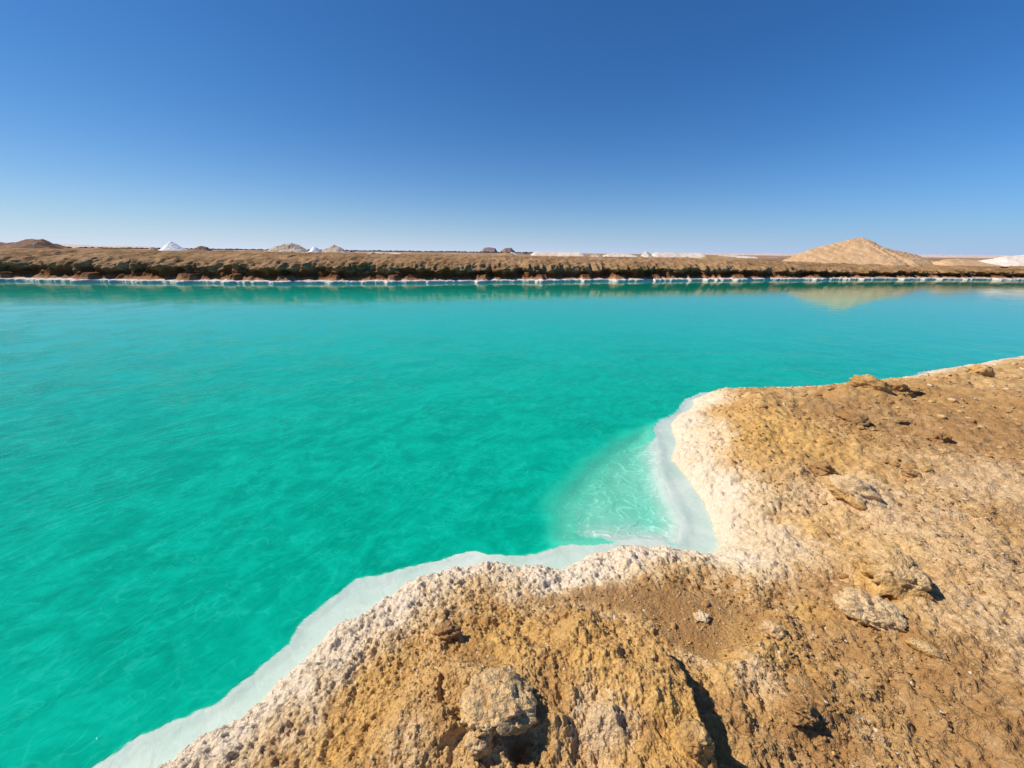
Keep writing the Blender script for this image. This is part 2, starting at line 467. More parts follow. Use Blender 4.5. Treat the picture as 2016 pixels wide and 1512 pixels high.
BUMPS = [(*at(u, v, z)[:2], r, a) for u, v, z, r, a in ((1690, 762, .45, .45, .10), (1760, 752, .4, .35, .12), (1540, 778, .4, .4, .09), (1450, 783, .3, .35, .05), (1880, 740, .4, .4, .06),
         (1690, 950, .4, .2, .07), (1540, 1200, .4, .14, .05), (1500, 1250, .4, .13, .05), (1590, 1330, .4, .30, .04), (1575, 1390, .4, .07, .05), (1630, 1410, .4, .06, .03),
         (1195, 1310, .45, .12, .035), (1130, 1370, .45, .09, .03), (1060, 1300, .45, .1, .02), (1250, 1380, .45, .13, .03), (1360, 1490, .45, .05, .04), (1090, 1440, .45, .045, .035),
         (1190, 1440, .45, .06, .03), (880, 1230, .4, .05, .035), (960, 1195, .4, .04, .02), (1060, 1210, .4, .07, .03), (1150, 1200, .4, .07, .03), (790, 1410, .4, .1, .02), (880, 1440, .42, .06, .03),
         (1720, 820, .4, .2, .05), (1450, 880, .3, .15, .03), (1560, 920, .35, .2, .04), (1440, 1330, .33, .08, .03), (975, 1360, .5, .17, .035), (900, 1330, .45, .09, .02), (1015, 1475, .44, .055, -.08), (948, 1440, .44, .030, -.045), (1060, 1420, .44, .035, -.03))]
CAMF = at(1008, 1500, 0.4)


def ground(x, y):
    """height of the near shore and the lake bed, and the stains on it"""
    x = np.asarray(x, float); y = np.asarray(y, float)
    r = np.hypot(x, y)
    near = 1 - ss(10, 30, r)
    wob = 0.030 * fbm(x * 3.2, y * 3.2, 3) * near + 0.4 * pn(x * .2, y * .2) * (1 - near)
    fine = 0.010 * fbm(x * 14, y * 14, 2, off=5) * near
    d = sdf(LAND, x, y) + wob * 0.6 + fine
    s = -sdf(EDGE, x, y) - wob * 0.9 - fine * 0.8          # >0 out in the lake
    s = np.maximum(s, -d - 0.9) if False else s
    # --- land
    dd = np.maximum(d, 0)
    rgt = ss(0.6, 1.8, x)
    top = 0.27 + 0.10 * ss(0.3, 1.6, dd) + 0.12 * ss(1.5, 6, dd)
    slope = 0.20 + 0.16 * rgt
    h = top * (1 - np.exp(-dd / slope))
    lm = ss(0.05, 0.5, dd)
    h += lm * (0.055 * fbm(x * 0.9, y * 0.9, 3, off=3.3))
    pan = ss(-0.06, 0.10, sdf(PAN, x, y) + 0.05 * fbm(x * 4, y * 4, 3))
    mo = sdf(MOUND, x, y) + 0.018 * fbm(x * 9, y * 9, 3, off=8)
    led = ss(0.45, 0.12, pldist(LEDGE, x, y))
    mw = 0.40 - 0.36 * led
    mh = np.clip((mo + 0.01) / mw, 0, 1); mh = mh * mh * (3 - 2 * mh)
    h += 0.135 * mh * ss(0.0, 0.35, dd)
    h -= 0.05 * np.exp(-(pldist(LEDGE, x, y) / 0.10) ** 2) * (mo < 0)
    lip = sdf(LIPPOLY, x, y) + 0.008 * fbm(x * 18, y * 18, 2)
    ldist = ss(0.16, 0.05, pldist(LIP, x, y))
    h += 0.030 * ss(-0.004, 0.012, lip) * ldist + 0.022 * ss(0.0, 0.12, lip) * (1 - ldist)
    for bx, by, br, ba in BUMPS:
        q = np.hypot(x - bx, y - by) / br
        h += ba * np.exp(-(q ** 2.6) * 1.2)
    h += 0.07 * np.exp(-(pldist(RIDGE, x, y) / 0.6) ** 2) * (0.6 + fbm(x * 1.7, y * 1.7, 2, off=4)) * ss(0, .3, dd)
    h += 0.05 * np.exp(-(pldist(SHOULD, x, y) / 0.35) ** 2)
    dip = np.exp(-(((x - DIP[0]) / 0.10) ** 2 + ((y - DIP[1]) / 0.075) ** 2) ** 1.5)
    h = h - 0.035 * dip
    pp = np.maximum(pan, 0.0)
    h = h * (1 - 0.75 * pp) + 0.75 * pp * (0.255 + 0.012 * fbm(x * 3, y * 3, 2))
    rough = (1 - 0.75 * pp) * (1 - 0.8 * dip) * ss(-0.02, 0.10, d)
    # rolling lumps, clods, popcorn
    near2 = 1 - ss(7, 16, r)
    lumps = 0.026 * fbm(x * 5.5, y * 5.5, 3, off=1.7)
    c1, v1, _ = cell(x * 9 + 0.5 * pn(x * 6, y * 6), y * 9 + 0.5 * pn(x * 6 + 9, y * 6), 3)
    clod = np.maximum(0, 0.62 - c1) ** 1.2 * np.where(v1 > 0.52, v1, 0.15)
    c2, v2, s2 = cell(x * 40 + 0.6 * pn(x * 25, y * 25), y * 40 + 0.6 * pn(x * 25 + 4, y * 25), 60)
    pop = np.sqrt(np.clip(1 - (c2 * 1.25) ** 2, 0, 1)) * (0.45 + 0.9 * v2)
    c3, v3, _ = cell(x * 17 + 0.5 * pn(x * 12, y * 12), y * 17, 90)
    pop2 = np.sqrt(np.clip(1 - (c3 * 1.3) ** 2, 0, 1)) * np.where(v3 > 0.35, v3, 0)
    nearsalt = ss(1.0 + 0.3 * rgt, 0.10, dd)
    h = h + rough * (lumps * (0.7 + .3 * near2) + (0.028 + 0.012 * rgt) * clod * (1 - 0.7 * nearsalt) + 0.014 * (1 + 0.15 * rgt) * fbm(x * 21, y * 21, 4, 0.65, off=2)
                  - 0.011 * rgt * np.abs(pn(x * 7 + pn(x * 5, y * 5), y * 9)) + 0.004 * rgt * ss(0.15, 0.3, pn(x * 11, y * 11 + 5)))
    h = h + rough * ((0.011 * pop + 0.018 * pop2 * (1 - 0.3 * rgt)) * (0.45 + 0.55 * nearsalt) + 0.0028 * fbm(x * 90, y * 90, 2)) * near2
    h = h + 0.0016 * pop * pp * near2
    # horizontal rills on the right shoulder
    sh = np.exp(-(pldist(SHOULD, x, y) / 0.45) ** 2)
    h = h + sh * 0.012 * pn(x * 2.5 + 0.8 * pn(x * 3, y * 3), y * 14) * near2
    h = np.maximum(h, 0.003 + 0.02 * ss(0, 0.05, dd))
    # --- under water
    sh_d = sdf(SHALLOW, x, y) + 0.06 * fbm(x * 2.2, y * 2.2, 3)
    shallow = ss(-0.65, -0.22, sh_d)
    milk = ss(0.34, -0.20, sh_d)
    shelf = -0.014 + 0.010 * ss(-0.10, 0.0, s) + 0.0012 * fbm(x * 6, y * 6, 2)
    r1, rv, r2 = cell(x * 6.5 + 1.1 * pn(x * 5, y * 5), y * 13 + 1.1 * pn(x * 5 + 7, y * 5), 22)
    ridge = ss(0.10, 0.0, r2 - r1)  # raised cell lines on the bed, standing in for caustic lines
    deep = 0.60 + 0.7 * ss(0.0, 0.5, s) + 0.8 * ss(0.4, 4, s)
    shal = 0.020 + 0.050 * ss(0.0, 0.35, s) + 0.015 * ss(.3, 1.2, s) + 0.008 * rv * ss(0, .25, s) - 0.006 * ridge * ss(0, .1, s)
    bed = -(deep * (1 - shallow) + shal * shallow)
    drop = ss(0.0, 0.02 + 0.10 * shallow, s)
    u = shelf * (1 - drop) + bed * drop
    z = np.where(d > 0, h, u)
    # --- stains
    salt = ss(0.70, 0.12, dd + 0.16 * fbm(x * 2.2, y * 2.2, 3, off=6) + 0.06 * fbm(x * 12, y * 12, 2)) * np.where(rgt > .5, 0.85, 1.0)
    salt *= (1 - 0.8 * pp)
    och = np.zeros_like(z); blo = np.zeros_like(z)
    for ox, oy, orr in OCH: och = np.maximum(och, np.exp(-(((x - ox) ** 2 + (y - oy) ** 2) / orr ** 2)))
    for ox, oy, orr in BLO: blo = np.maximum(blo, np.exp(-(((x - ox) ** 2 + (y - oy) ** 2) / orr ** 2)))
    blo = blo * 0.5 + 0.2 * ss(0.1, 0.6, fbm(x * 1.3, y * 1.3, 3, off=12))
    damp = np.maximum(np.maximum(pp, dip), 0.6 * ss(0.25, 0.7, fbm(x * .8, y * .8, 3, off=20)))
    for ox, oy, orr in DMP: damp = np.maximum(damp, 0.75 * np.exp(-(((x - ox) ** 2 + (y - oy) ** 2) / orr ** 2) ** 2))
    och = np.maximum(och, 0.25 * mh)
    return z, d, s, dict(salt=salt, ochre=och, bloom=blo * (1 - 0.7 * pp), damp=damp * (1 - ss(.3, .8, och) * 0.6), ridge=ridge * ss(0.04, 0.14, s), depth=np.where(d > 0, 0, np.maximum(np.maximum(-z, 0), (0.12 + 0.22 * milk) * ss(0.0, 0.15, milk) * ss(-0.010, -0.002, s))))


DIP = at(955, 1290, 0.44)


def polar(az_dense, step, r0, rmid, rmax, ostep):
    a = list(np.arange(-az_dense, az_dense, step))
    n = int((2 * math.pi - 2 * az_dense) / ostep)
    a += list(np.linspace(az_dense, 2 * math.pi - az_dense, n, endpoint=False))
    rr = list(np.exp(np.arange(math.log(r0), math.log(rmid), step)))
    rr += list(np.exp(np.linspace(math.log(rmid), math.log(rmax), max(20, int(math.log(rmax / rmid) / (step * 4))))))
    a, rr = np.array(a), np.array(rr)
    A, Q = np.meshgrid(a, rr)
    X, Y = (np.sin(A) * Q).ravel(), (np.cos(A) * Q).ravel()
    na, nr = len(a), len(rr)
    i, j = np.meshgrid(np.arange(nr - 1), np.arange(na), indexing='ij')
    j2 = (j + 1) % na
    f = np.stack([i * na + j, (i + 1) * na + j, (i + 1) * na + j2, i * na + j2], -1).reshape(-1, 4)
    f = f[:, ::-1]
    return X, Y, f, na


X, Y, Fc, na = polar(R(67), 0.0031, 0.45, 14.0, 170.0, 0.05)
Z, D, Sd, AT = ground(X, Y)
SOIL = ('salt', 'ochre', 'bloom', 'damp')
co = np.stack([X, Y, Z], 1)
df, sf_, dpt = D[Fc].mean(1), Sd[Fc].mean(1), Z[Fc].min(1)
mland = D[Fc].max(1) > 0
mshelf = ~mland & (sf_ < 0.03)
mbed = ~mland & ~mshelf
rf = np.hypot(X, Y)[Fc].max(1)
c_, f_, a_ = sub(co, Fc, mland, {q: AT[q] for q in SOIL})
# the patch of bank under the photographer's feet, inside the inner ring
pgx, pgy = np.meshgrid(np.linspace(-.47, .47, 80), np.linspace(-.47, .47, 80))
Zp, Dp, Sp, Ap = ground(pgx.ravel(), pgy.ravel())
gi, gj = np.meshgrid(np.arange(79), np.arange(79), indexing='ij')
fp = np.stack([gi * 80 + gj, gi * 80 + gj + 1, (gi + 1) * 80 + gj + 1, (gi + 1) * 80 + gj], -1).reshape(-1, 4)
rp = np.hypot(pgx, pgy).ravel()
cp, fp, ap = sub(np.stack([pgx.ravel(), pgy.ravel(), Zp - 0.012 * ss(.40, .45, rp)], 1), fp, (Dp[fp].max(1) > 0) & (rp[fp].min(1) < 0.465), {q: Ap[q] for q in SOIL})
f_ = np.concatenate([f_, fp + len(c_)]); c_ = np.concatenate([c_, cp]); a_ = {q: np.concatenate([a_[q], ap[q]]) for q in SOIL}
hub = mesh_from('near_bank', c_, f_, a_)
obj('near_bank', hub, M_soil, kind='structure', label='tan salty earth bank in the foreground with a knobbly cream crust')
c_, f_, a_ = sub(co, Fc, mshelf, {})
obj('salt_shelf', mesh_from('salt_shelf', c_, f_), M_shelf, kind='structure', label='pale wet salt shelf just under the water along the near bank')
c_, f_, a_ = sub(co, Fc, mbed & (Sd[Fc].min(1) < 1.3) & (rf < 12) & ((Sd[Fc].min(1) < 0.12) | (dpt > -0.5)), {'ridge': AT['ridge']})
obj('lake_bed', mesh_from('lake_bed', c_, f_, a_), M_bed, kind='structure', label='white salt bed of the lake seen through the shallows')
print('TRIS', sum(len(o.data.polygons) * 2 for o in S.objects if o.type == 'MESH'))
# deep part of the bed, coarser
Xb, Yb, Fb, _ = polar(R(61), 0.012, 0.45, 14.0, 165.0, 0.06)
Zb, Db, Sb, Ab = ground(Xb, Yb)
c_, f_, a_ = sub(np.stack([Xb, Yb, Zb - 0.03], 1), Fb, (Sb[Fb].min(1) > 0.03) & ((Zb[Fb].max(1) < -0.4) | (np.hypot(Xb, Yb)[Fb].min(1) > 11)), {'ridge': Ab['ridge'] * 0})
obj('deep_lake_bed', mesh_from('deep_lake_bed', c_, f_, a_), M_bed, kind='structure', label='deep white bed of the lake under the turquoise water')
# water surface
Xw, Yw, Fw, _ = polar(R(61), 0.0048, 0.45, 14.0, 165.0, 0.06)
Zw, Dw, Sw, Aw = ground(Xw, Yw)
wm = (Zw[Fw].min(1) < 0.004)
cw = np.stack([Xw, Yw, np.zeros_like(Xw)], 1)
c_, f_, a_ = sub(cw, Fw, wm, {'depth': Aw['depth']})
obj('water', mesh_from('water', c_, f_, a_), M_water, kind='structure', label='still turquoise salt lake with faint ripples')

# ------------------------------------------------------------------ far bank and plain
bank_px = [(-700, 553), (-300, 552), (0, 554), (300, 557), (550, 559), (800, 558), (1000, 556), (1250, 554), (1500, 552), (1750, 551), (1900, 551), (2016, 552), (2300, 554), (2700, 558)]
bp = np.array(W(bank_px))
bp = np.vstack([[-150, bp[0][1] + 12], bp, [170, bp[-1][1] + 8]])
crest = np.interp  # helper
NS = 1900
seg = np.r_[0, np.cumsum(np.hypot(*np.diff(bp, axis=0).T))]
# denser in view
tt = np.linspace(0, 1, NS)
xs_t = np.interp(tt, [0, 0.12, 0.88, 1], [-150, -48, 62, 170])
bx = xs_t
by = np.interp(xs_t, bp[:, 0], bp[:, 1])
k = np.hanning(61); k /= k.sum()
by = np.convolve(np.pad(by, 30, 'edge'), k, 'valid')
by += 0.35 * fbm(bx * 0.22, bx * 0 + 3.1, 3) + 0.12 * fbm(bx * 1.2, bx * 0 + 7, 3)
# profile: (distance back from the waterline, height); k = 1 left end of the view, 0 right end
prof = np.array([(-1.2, -0.9), (-0.3, -0.5), (-0.02, -0.15), (0.0, -0.02), (0.02, 0.08), (0.05, 0.16), (0.3, 0.19), (0.45, 0.21), (0.60, 0.27), (0.75, 0.34), (0.88, 0.42), (0.98, 0.52),
                 (1.02, 0.62), (1.02, 0.72), (1.0, 0.82), (0.98, 0.90), (1.02, 0.97), (1.14, 1.04), (1.3, 1.12), (1.5, 1.20), (1.75, 1.28), (2.05, 1.36), (2.4, 1.43), (2.8, 1.50),
                 (3.3, 1.58), (4.0, 1.66), (4.9, 1.74), (6.0, 1.80), (7.5, 1.84), (9.5, 1.85), (12, 1.84)])
T = np.linspace(0, 1, 84)
kk = np.linspace(0, 1, len(prof))
pw = np.interp(T, kk, prof[:, 0]); pz = np.interp(T, kk, prof[:, 1])
BX, PW = np.meshgrid(bx, pw); BY, PZ = np.meshgrid(by, pz)
hs_ = np.interp(BX, [-48, -20, 0, 15, 25, 35, 62], [1.12, 1.06, 0.98, 0.97, 0.92, 0.76, 0.68])
topm = ss(0.45, 1.2, PZ)
face = np.exp(-((PZ - 0.85) / 0.35) ** 2) * (PW < 3)
lipf = np.exp(-((PZ - 1.2) / 0.3) ** 2) * (PW < 3.5)
big = fbm(BX * 0.45, BX * 0 + 1.0, 3)
PZ2 = PZ * np.where(PZ > 0.3, hs_, 1)
z = PZ2 + topm * (0.13 * fbm(BX * 0.6, PW * 0.8, 4) + 0.085 * fbm(BX * 2.0, PW * 2.4, 4, 0.6, off=5)) + 0.12 * lipf * fbm(BX * 1.3, PW * 0.4 + 2, 3, off=11)
yb = BY + PW
cut = ss(-0.3, 0.5, fbm(BX * 0.7, BX * 0 + 8, 3))          # where the face has slumped to a lit slope
yb += face * (0.30 * cut - 0.10) + face * 0.50 * (fbm(BX * 0.8, PZ * 1.5, 3, 0.5, off=9)) - lipf * (0.22 * (1 - cut) + 0.28 * fbm(BX * 1.5, BX * 0, 3, off=2)) - 0.10 * lipf
yb += ss(0.1, 0.6, PZ) * 0.12 * fbm(BX * 2.6, PZ * 3, 3, 0.5) + ss(0.02, .1, PZ) * 0.05 * fbm(BX * 7, PZ * 3, 2)
tal = np.exp(-((PZ - 0.40) / 0.11) ** 2) * (PZ > 0.24)
talw = np.where(PZ < 0.40, 1.0, tal)
yb -= talw * 0.5 * ss(0.1, 0.5, fbm(BX * 0.6, BX * 0 + 14, 3))   # slumped toes
z += tal * 0.12 * ss(0.0, 0.5, fbm(BX * 0.6, BX * 0 + 14, 3)) + tal * 0.10 * fbm(BX * 3, BX * 0 + 2, 2)
co = np.stack([BX.ravel(), yb.ravel(), z.ravel()], 1)
nr, nc = BX.shape
i, j = np.meshgrid(np.arange(nr - 1), np.arange(nc - 1), indexing='ij')
F4 = np.stack([i * nc + j, i * nc + j + 1, (i + 1) * nc + j + 1, (i + 1) * nc + j], -1).reshape(-1, 4)
obj('far_bank', mesh_from('far_bank', co, F4, {'hgt': PZ.ravel()}), M_bank, kind='structure', label='dark eroded earth bank with a white salt foot across the water')

xe = np.concatenate([bx[::6], [bx[-1]]]); ye = np.concatenate([yb[-1][::6], [yb[-1][-1]]]); ze = np.concatenate([z[-1][::6], [z[-1][-1]]])
rows = np.concatenate([[-0.6], np.exp(np.linspace(math.log(1.0), math.log(6000), 90))])
PX, RW = np.meshgrid(xe, rows)
PY = ye[None, :] + RW
FX = PX * (1 + np.maximum(RW, 0) / 45.0)
base = np.interp(FX / (PY / 40), [-48, -20, 0, 15, 25, 35, 62], [1.90, 1.84, 1.78, 1.74, 1.68, 1.38, 1.24])
mixr = ss(0, 6, RW)
PZp = (ze[None, :] - 0.03) * (1 - mixr) + base * mixr
PZp = PZp + mixr * 0.10 * fbm(FX * 0.12, PY * 0.3, 4) * (1 - ss(60, 400, RW)) + ss(3, 12, RW) * .12 * np.maximum(0, fbm(FX * 0.05, PY * 0.5, 4, 0.6, off=31)) * (1 - ss(60, 400, RW))
co = np.stack([FX.ravel(), PY.ravel(), PZp.ravel()], 1)
nr, nc = PX.shape
i, j = np.meshgrid(np.arange(nr - 1), np.arange(nc - 1), indexing='ij')
F4 = np.stack([i * nc + j, i * nc + j + 1, (i + 1) * nc + j + 1, (i + 1) * nc + j], -1).reshape(-1, 4)
obj('desert_plain', mesh_from('desert_plain', co, F4), M_plain, kind='structure', label='flat brown desert plain reaching the horizon behind the far bank')


# ------------------------------------------------------------------ heaps and hills on the plain
def heap(name, u0, u1, vtop, y, mat, label, cat, profile, depth=None, group=None, seed=0, rough=0.10, n=90, kind=None, zb=1.3, sharp=1.0, sub=0.0):
    """a heap seen between photo columns u0..u1 whose outline follows `profile`
       [(fraction across, fraction of full height)], standing at distance y"""
    a = at(u0, 500, y=y); b = at(u1, 500, y=y)
    um = (u0 + u1) / 2
    ztop = at(um, vtop, y=y).z
    hgt = ztop - zb
    wdt = b.x - a.x
    dp = depth or wdt * 0.8
    gx, gy = np.meshgrid(np.linspace(0, 1, n), np.linspace(-1, 1, max(24, n // 2)))
    px = np.interp(gx, [p[0] for p in profile], [p[1] for p in profile])
    o = seed * 13.7
    ridge_y = 0.18 * pn(gx * 2.3 + o, gx * 0 + o)
    q = np.abs(gy - ridge_y * (1 - np.abs(gy))) ** sharp
    z = px * np.clip(1 - q, 0, 1)
    fr = max(2.0, wdt / 1.2)
    z = z * (1 + rough * fbm(gx * fr * 0.5 + o, gy * fr * 0.5 * dp / wdt, 4, 0.55)) + rough * 0.35 * fbm(gx * fr * 1.8 + o, gy * fr * 1.8 * dp / wdt, 3, .6) * ss(0.05, 0.3, z)
    # rain gullies down the slope
    z = z - rough * 0.25 * np.abs(pn(gx * fr * 1.4 + gy * 1.5 + o, gx * 0 + o)) * ss(0.05, 0.4, z) * ss(0, .3, np.abs(gy))
    co = np.stack([(gx.ravel() - 0.5) * wdt, gy.ravel() * dp / 2, z.ravel() * hgt - 0.04], 1)
    nr, nc = gx.shape
    i, j = np.meshgrid(np.arange(nr - 1), np.arange(nc - 1), indexing='ij')
    f = np.stack([i * nc + j, i * nc + j + 1, (i + 1) * nc + j + 1, (i + 1) * nc + j], -1).reshape(-1, 4)
    me = mesh_from(name, co, f)
    return obj(name, me, mat, label=label, cat=cat, group=group, kind=kind, loc=((a.x + b.x) / 2, y, zb))


white = heap_material('white_salt', (0.80, 0.80, 0.80), (0.86, 0.86, 0.86), (0.62, 0.60, 0.58), 0.4)
cream = heap_material('dusty_salt', (0.64, 0.52, 0.42), (0.78, 0.68, 0.58), (0.42, 0.30, 0.22), 0.5)
sand = heap_material('quarried_sand', (0.54, 0.34, 0.18), (0.62, 0.405, 0.225), (0.33, 0.205, 0.105), 0.5, 1.0, (0.66, 0.53, 0.38), 0.35)
brown = heap_material('brown_spoil', (0.16, 0.085, 0.055), (0.25, 0.145, 0.09), (0.10, 0.055, 0.035), 0.5, 1.0, (0.55, 0.46, 0.42), 0.6)
tan = heap_material('tan_spoil', (0.36, 0.23, 0.11), (0.46, 0.30, 0.15), (0.22, 0.13, 0.06), 0.5)
pale = heap_material('pale_spoil', (0.44, 0.345, 0.255), (0.60, 0.49, 0.38), (0.27, 0.18, 0.12), 0.6, 1.0)
rock = heap_material('mauve_rock', (0.27, 0.19, 0.20), (0.34, 0.25, 0.25), (0.22, 0.155, 0.17), 0.4, 0.03)
dune = heap_material('pale_dune', (0.58, 0.46, 0.40), (0.66, 0.53, 0.46), (0.45, 0.36, 0.33), 0.4, 0.02)

cone = [(0, 0), (.08, .08), (.25, .40), (.48, .97), (.52, 1), (.60, .86), (.78, .42), (.92, .08), (1, 0)]
rnd = [(0, 0), (.12, .3), (.3, .72), (.5, 1), (.68, .82), (.85, .35), (1, 0)]
flat = [(0, 0), (.04, .4), (.09, .88), (.14, 1), (.5, .96), (.86, 1), (.93, .75), (1, 0)]
lng = [(0, 0), (.06, .5), (.2, .85), (.45, 1), (.7, .8), (.88, .6), (1, 0)]
heap('salt_pile', 300, 385, 474, 44, white, 'bright white conical salt pile, tallest on the left side of the plain', 'salt pile', cone, seed=1, rough=0.05, zb=1.7)
heap('salt_pile', 594, 646, 484, 46, white, 'small white salt cone between two dusty tan heaps', 'salt pile', cone, seed=2, rough=0.05, zb=1.7)
heap('salt_pile', 1248, 1296, 494, 48, cream, 'cream conical salt pile standing before the long stockpiles', 'salt pile', cone, seed=3, rough=0.06, zb=1.6)
heap('spoil_heap', 518, 612, 479, 52, pale, 'pale tan heap with a lumpy broad top, left of the small white cone', 'spoil heap',
     [(0, 0), (.15, .45), (.3, .8), (.45, .92), (.62, 1), (.8, .75), (1, .25)], seed=4, rough=.16, zb=1.7)
heap('spoil_heap', 624, 694, 481, 52, pale, 'pale tan rounded heap right of the small white cone', 'spoil heap', rnd, seed=5, rough=.16, zb=1.7)
heap('spoil_heap', -60, 130, 470, 38, brown, 'dark brown lumpy spoil heap streaked with white at the far left', 'spoil heap',
     [(0, .4), (.2, .8), (.42, .72), (.5, .75), (.62, 1), (.8, .95), (.9, .45), (1, 0)], seed=6, rough=.12, zb=1.75, depth=7)
heap('spoil_heap', 372, 428, 483, 50, brown, 'low dark brown heap just right of the big white salt cone', 'spoil heap', rnd, seed=7, rough=.1, zb=1.7)
heap('spoil_heap', 285, 318, 487, 50, pale, 'small pale lump left of the big white salt cone', 'spoil heap', rnd, seed=17, rough=.2, zb=1.7)
heap('spoil_heap', 960, 1030, 495, 43, tan, 'ochre tan mound on the bank top below the far buttes', 'spoil heap', rnd, seed=8, rough=.1, zb=1.6)
heap('spoil_heap', 1370, 1470, 502, 45, tan, 'long low tan mound beyond the bank, right of the salt stockpiles', 'spoil heap', lng, seed=9, rough=.1, zb=1.55)
heap('spoil_heap', 1152, 1196, 498, 49, pale, 'low tan mound at the left end of the long stockpile', 'spoil heap', rnd, seed=19, rough=.12, zb=1.6)
heap('salt_stockpile', 1040, 1156, 495, 62, cream, 'long flat topped salt stockpile, left of two', 'salt pile', flat, depth=5, seed=10, rough=.04, zb=1.6)
heap('salt_stockpile', 1276, 1394, 496.5, 60, cream, 'long flat topped salt stockpile right of the cream cone', 'salt pile', flat, depth=5, seed=11, rough=.04, zb=1.6)
heap('salt_stockpile', 1180, 1262, 497.5, 58, cream, 'low uneven salt stockpile left of the cream cone', 'salt pile', lng, depth=4, seed=12, rough=.1, zb=1.6)
heap('salt_stockpile', 1395, 1500, 501.5, 66, cream, 'low thin salt ridge fading toward the great sand mound', 'salt pile', lng, depth=4, seed=13, rough=.1, zb=1.6)
heap('salt_stockpile', 990, 1026, 495, 60, cream, 'small salt heap beside the ochre mound', 'salt pile', rnd, depth=4, seed=14, rough=.1, zb=1.6)
heap('salt_stockpile', 712, 812, 496, 56, cream, 'thin low line of salt right of the pale heaps', 'salt pile', lng, depth=3, seed=15, rough=.25, zb=1.65)
heap('salt_stockpile', 1915, 2130, 500, 52, heap_material('streaked_salt', (0.74, 0.64, 0.54), (0.80, 0.72, 0.63), (0.50, 0.33, 0.24), 0.8, 1.2), 'white streaked salt hill at the right edge', 'salt pile',
     [(0, 0), (.1, .3), (.25, .75), (.4, .92), (.7, 1), (.9, .8), (1, 0)], seed=16, rough=.10, zb=1.25, depth=9)
heap('spoil_heap', 1845, 1950, 508, 49, sand, 'low sandy berm between the great mound and the white hill', 'spoil heap', lng, seed=18, rough=.08, zb=1.3)


def great_mound():
    """the great sand mound: a ridge from the left climbs to the top, then a spur runs down to the water side and the right"""
    yc = 51.0
    L = at(1500, 500, y=yc).x; Rr = at(1900, 500, y=yc).x; pk = at(1690, 467, y=yc)
    n, m = 260, 160
    gx, gy = np.meshgrid(np.linspace(L, Rr, n), np.linspace(yc - 7.3, yc + 7, m))
    x = gx - pk.x; yy = gy - yc
    prof_u = np.array([1500, 1535, 1560, 1590, 1630, 1660, 1680, 1700, 1715, 1735, 1765, 1795, 1830, 1860, 1900])
    prof_v = np.array([522, 516, 503, 492, 481, 474, 468, 468, 474, 486, 493, 499, 511, 518, 524])
    rx = np.array([at(u, v, y=yc).x for u, v in zip(prof_u, prof_v)]); rz = np.array([at(u, v, y=yc).z for u, v in zip(prof_u, prof_v)])
    zb = 1.15
    ridge = np.interp(gx, rx, rz) - zb
    z = ridge - np.abs(yy) * np.where(yy < 0, 0.46, 0.6)
    # spur coming forward from the summit
    spx = 0.25 + 0.30 * (-yy) * 0.2
    spur = (pk.z - zb) - 0.10 - 0.44 * np.maximum(-yy, 0) - 0.40 * np.abs(x - 0.4 + 0.25 * yy)
    z = np.where(yy < 0.2, np.maximum(z, spur), z)
    z = np.maximum(z, 0.0) * ss(-7.2, -6.0, yy)
    z = z - 0.6 * ss(0.15, 0.0, z)
    z = z + ss(0.02, 0.5, z) * (0.06 * fbm(gx * 0.9, gy * 0.9, 4, 0.6) - 0.15 * np.abs(pn(gx * 1.3 + 0.5 * gy, gy * 0.25)) * (x < 0.2)
                               + (x > 0) * 0.07 * fbm(gx * 3, gy * 3, 3, .6))
    co = np.stack([(gx - pk.x).ravel(), yy.ravel(), z.ravel()], 1)
    i, j = np.meshgrid(np.arange(m - 1), np.arange(n - 1), indexing='ij')
    f = np.stack([i * n + j, i * n + j + 1, (i + 1) * n + j + 1, (i + 1) * n + j], -1).reshape(-1, 4)
    obj('sand_mound', mesh_from('sand_mound', co, f), sand, label='great peaked sand mound rising above the far bank on the right', cat='sand mound', loc=(pk.x, yc, zb))


great_mound()
# far hills
heap('butte', 930, 986, 486.5, 900, rock, 'mauve flat topped butte on the horizon, left of the pair', 'butte', [(0, 0), (.3, .55), (.42, .95), (.6, 1), (.8, .9), (1, 0)], seed=21, rough=.06, zb=-6)
heap('butte', 976, 1022, 487.5, 900, rock, 'mauve low butte on the horizon, right of the pair', 'butte', [(0, 0), (.2, .6), (.4, .95), (.65, 1), (.85, .5), (1, 0)], seed=22, rough=.06, zb=-6)
heap('hills', -400, 520, 476.5, 1500, dune, 'pale pink desert hills low along the left horizon', None,
     [(0, 1), (.25, 1), (.42, .95), (.5, .9), (.55, .86), (.6, .78), (.63, .7), (.7, .68), (.75, .66), (.8, .55), (.85, .5), (.95, .35), (1, 0)], depth=500, seed=23, rough=.06, zb=-12, kind='structure', n=200)
heap('hills', 1100, 2400, 500, 1800, dune, 'pale pink desert hills low along the right horizon', None, [(0, 0), (.2, .7), (.5, .9), (.6, 1), (.8, 1), (1, 1)], depth=500, seed=24, rough=.05, zb=-8, kind='structure', n=200)


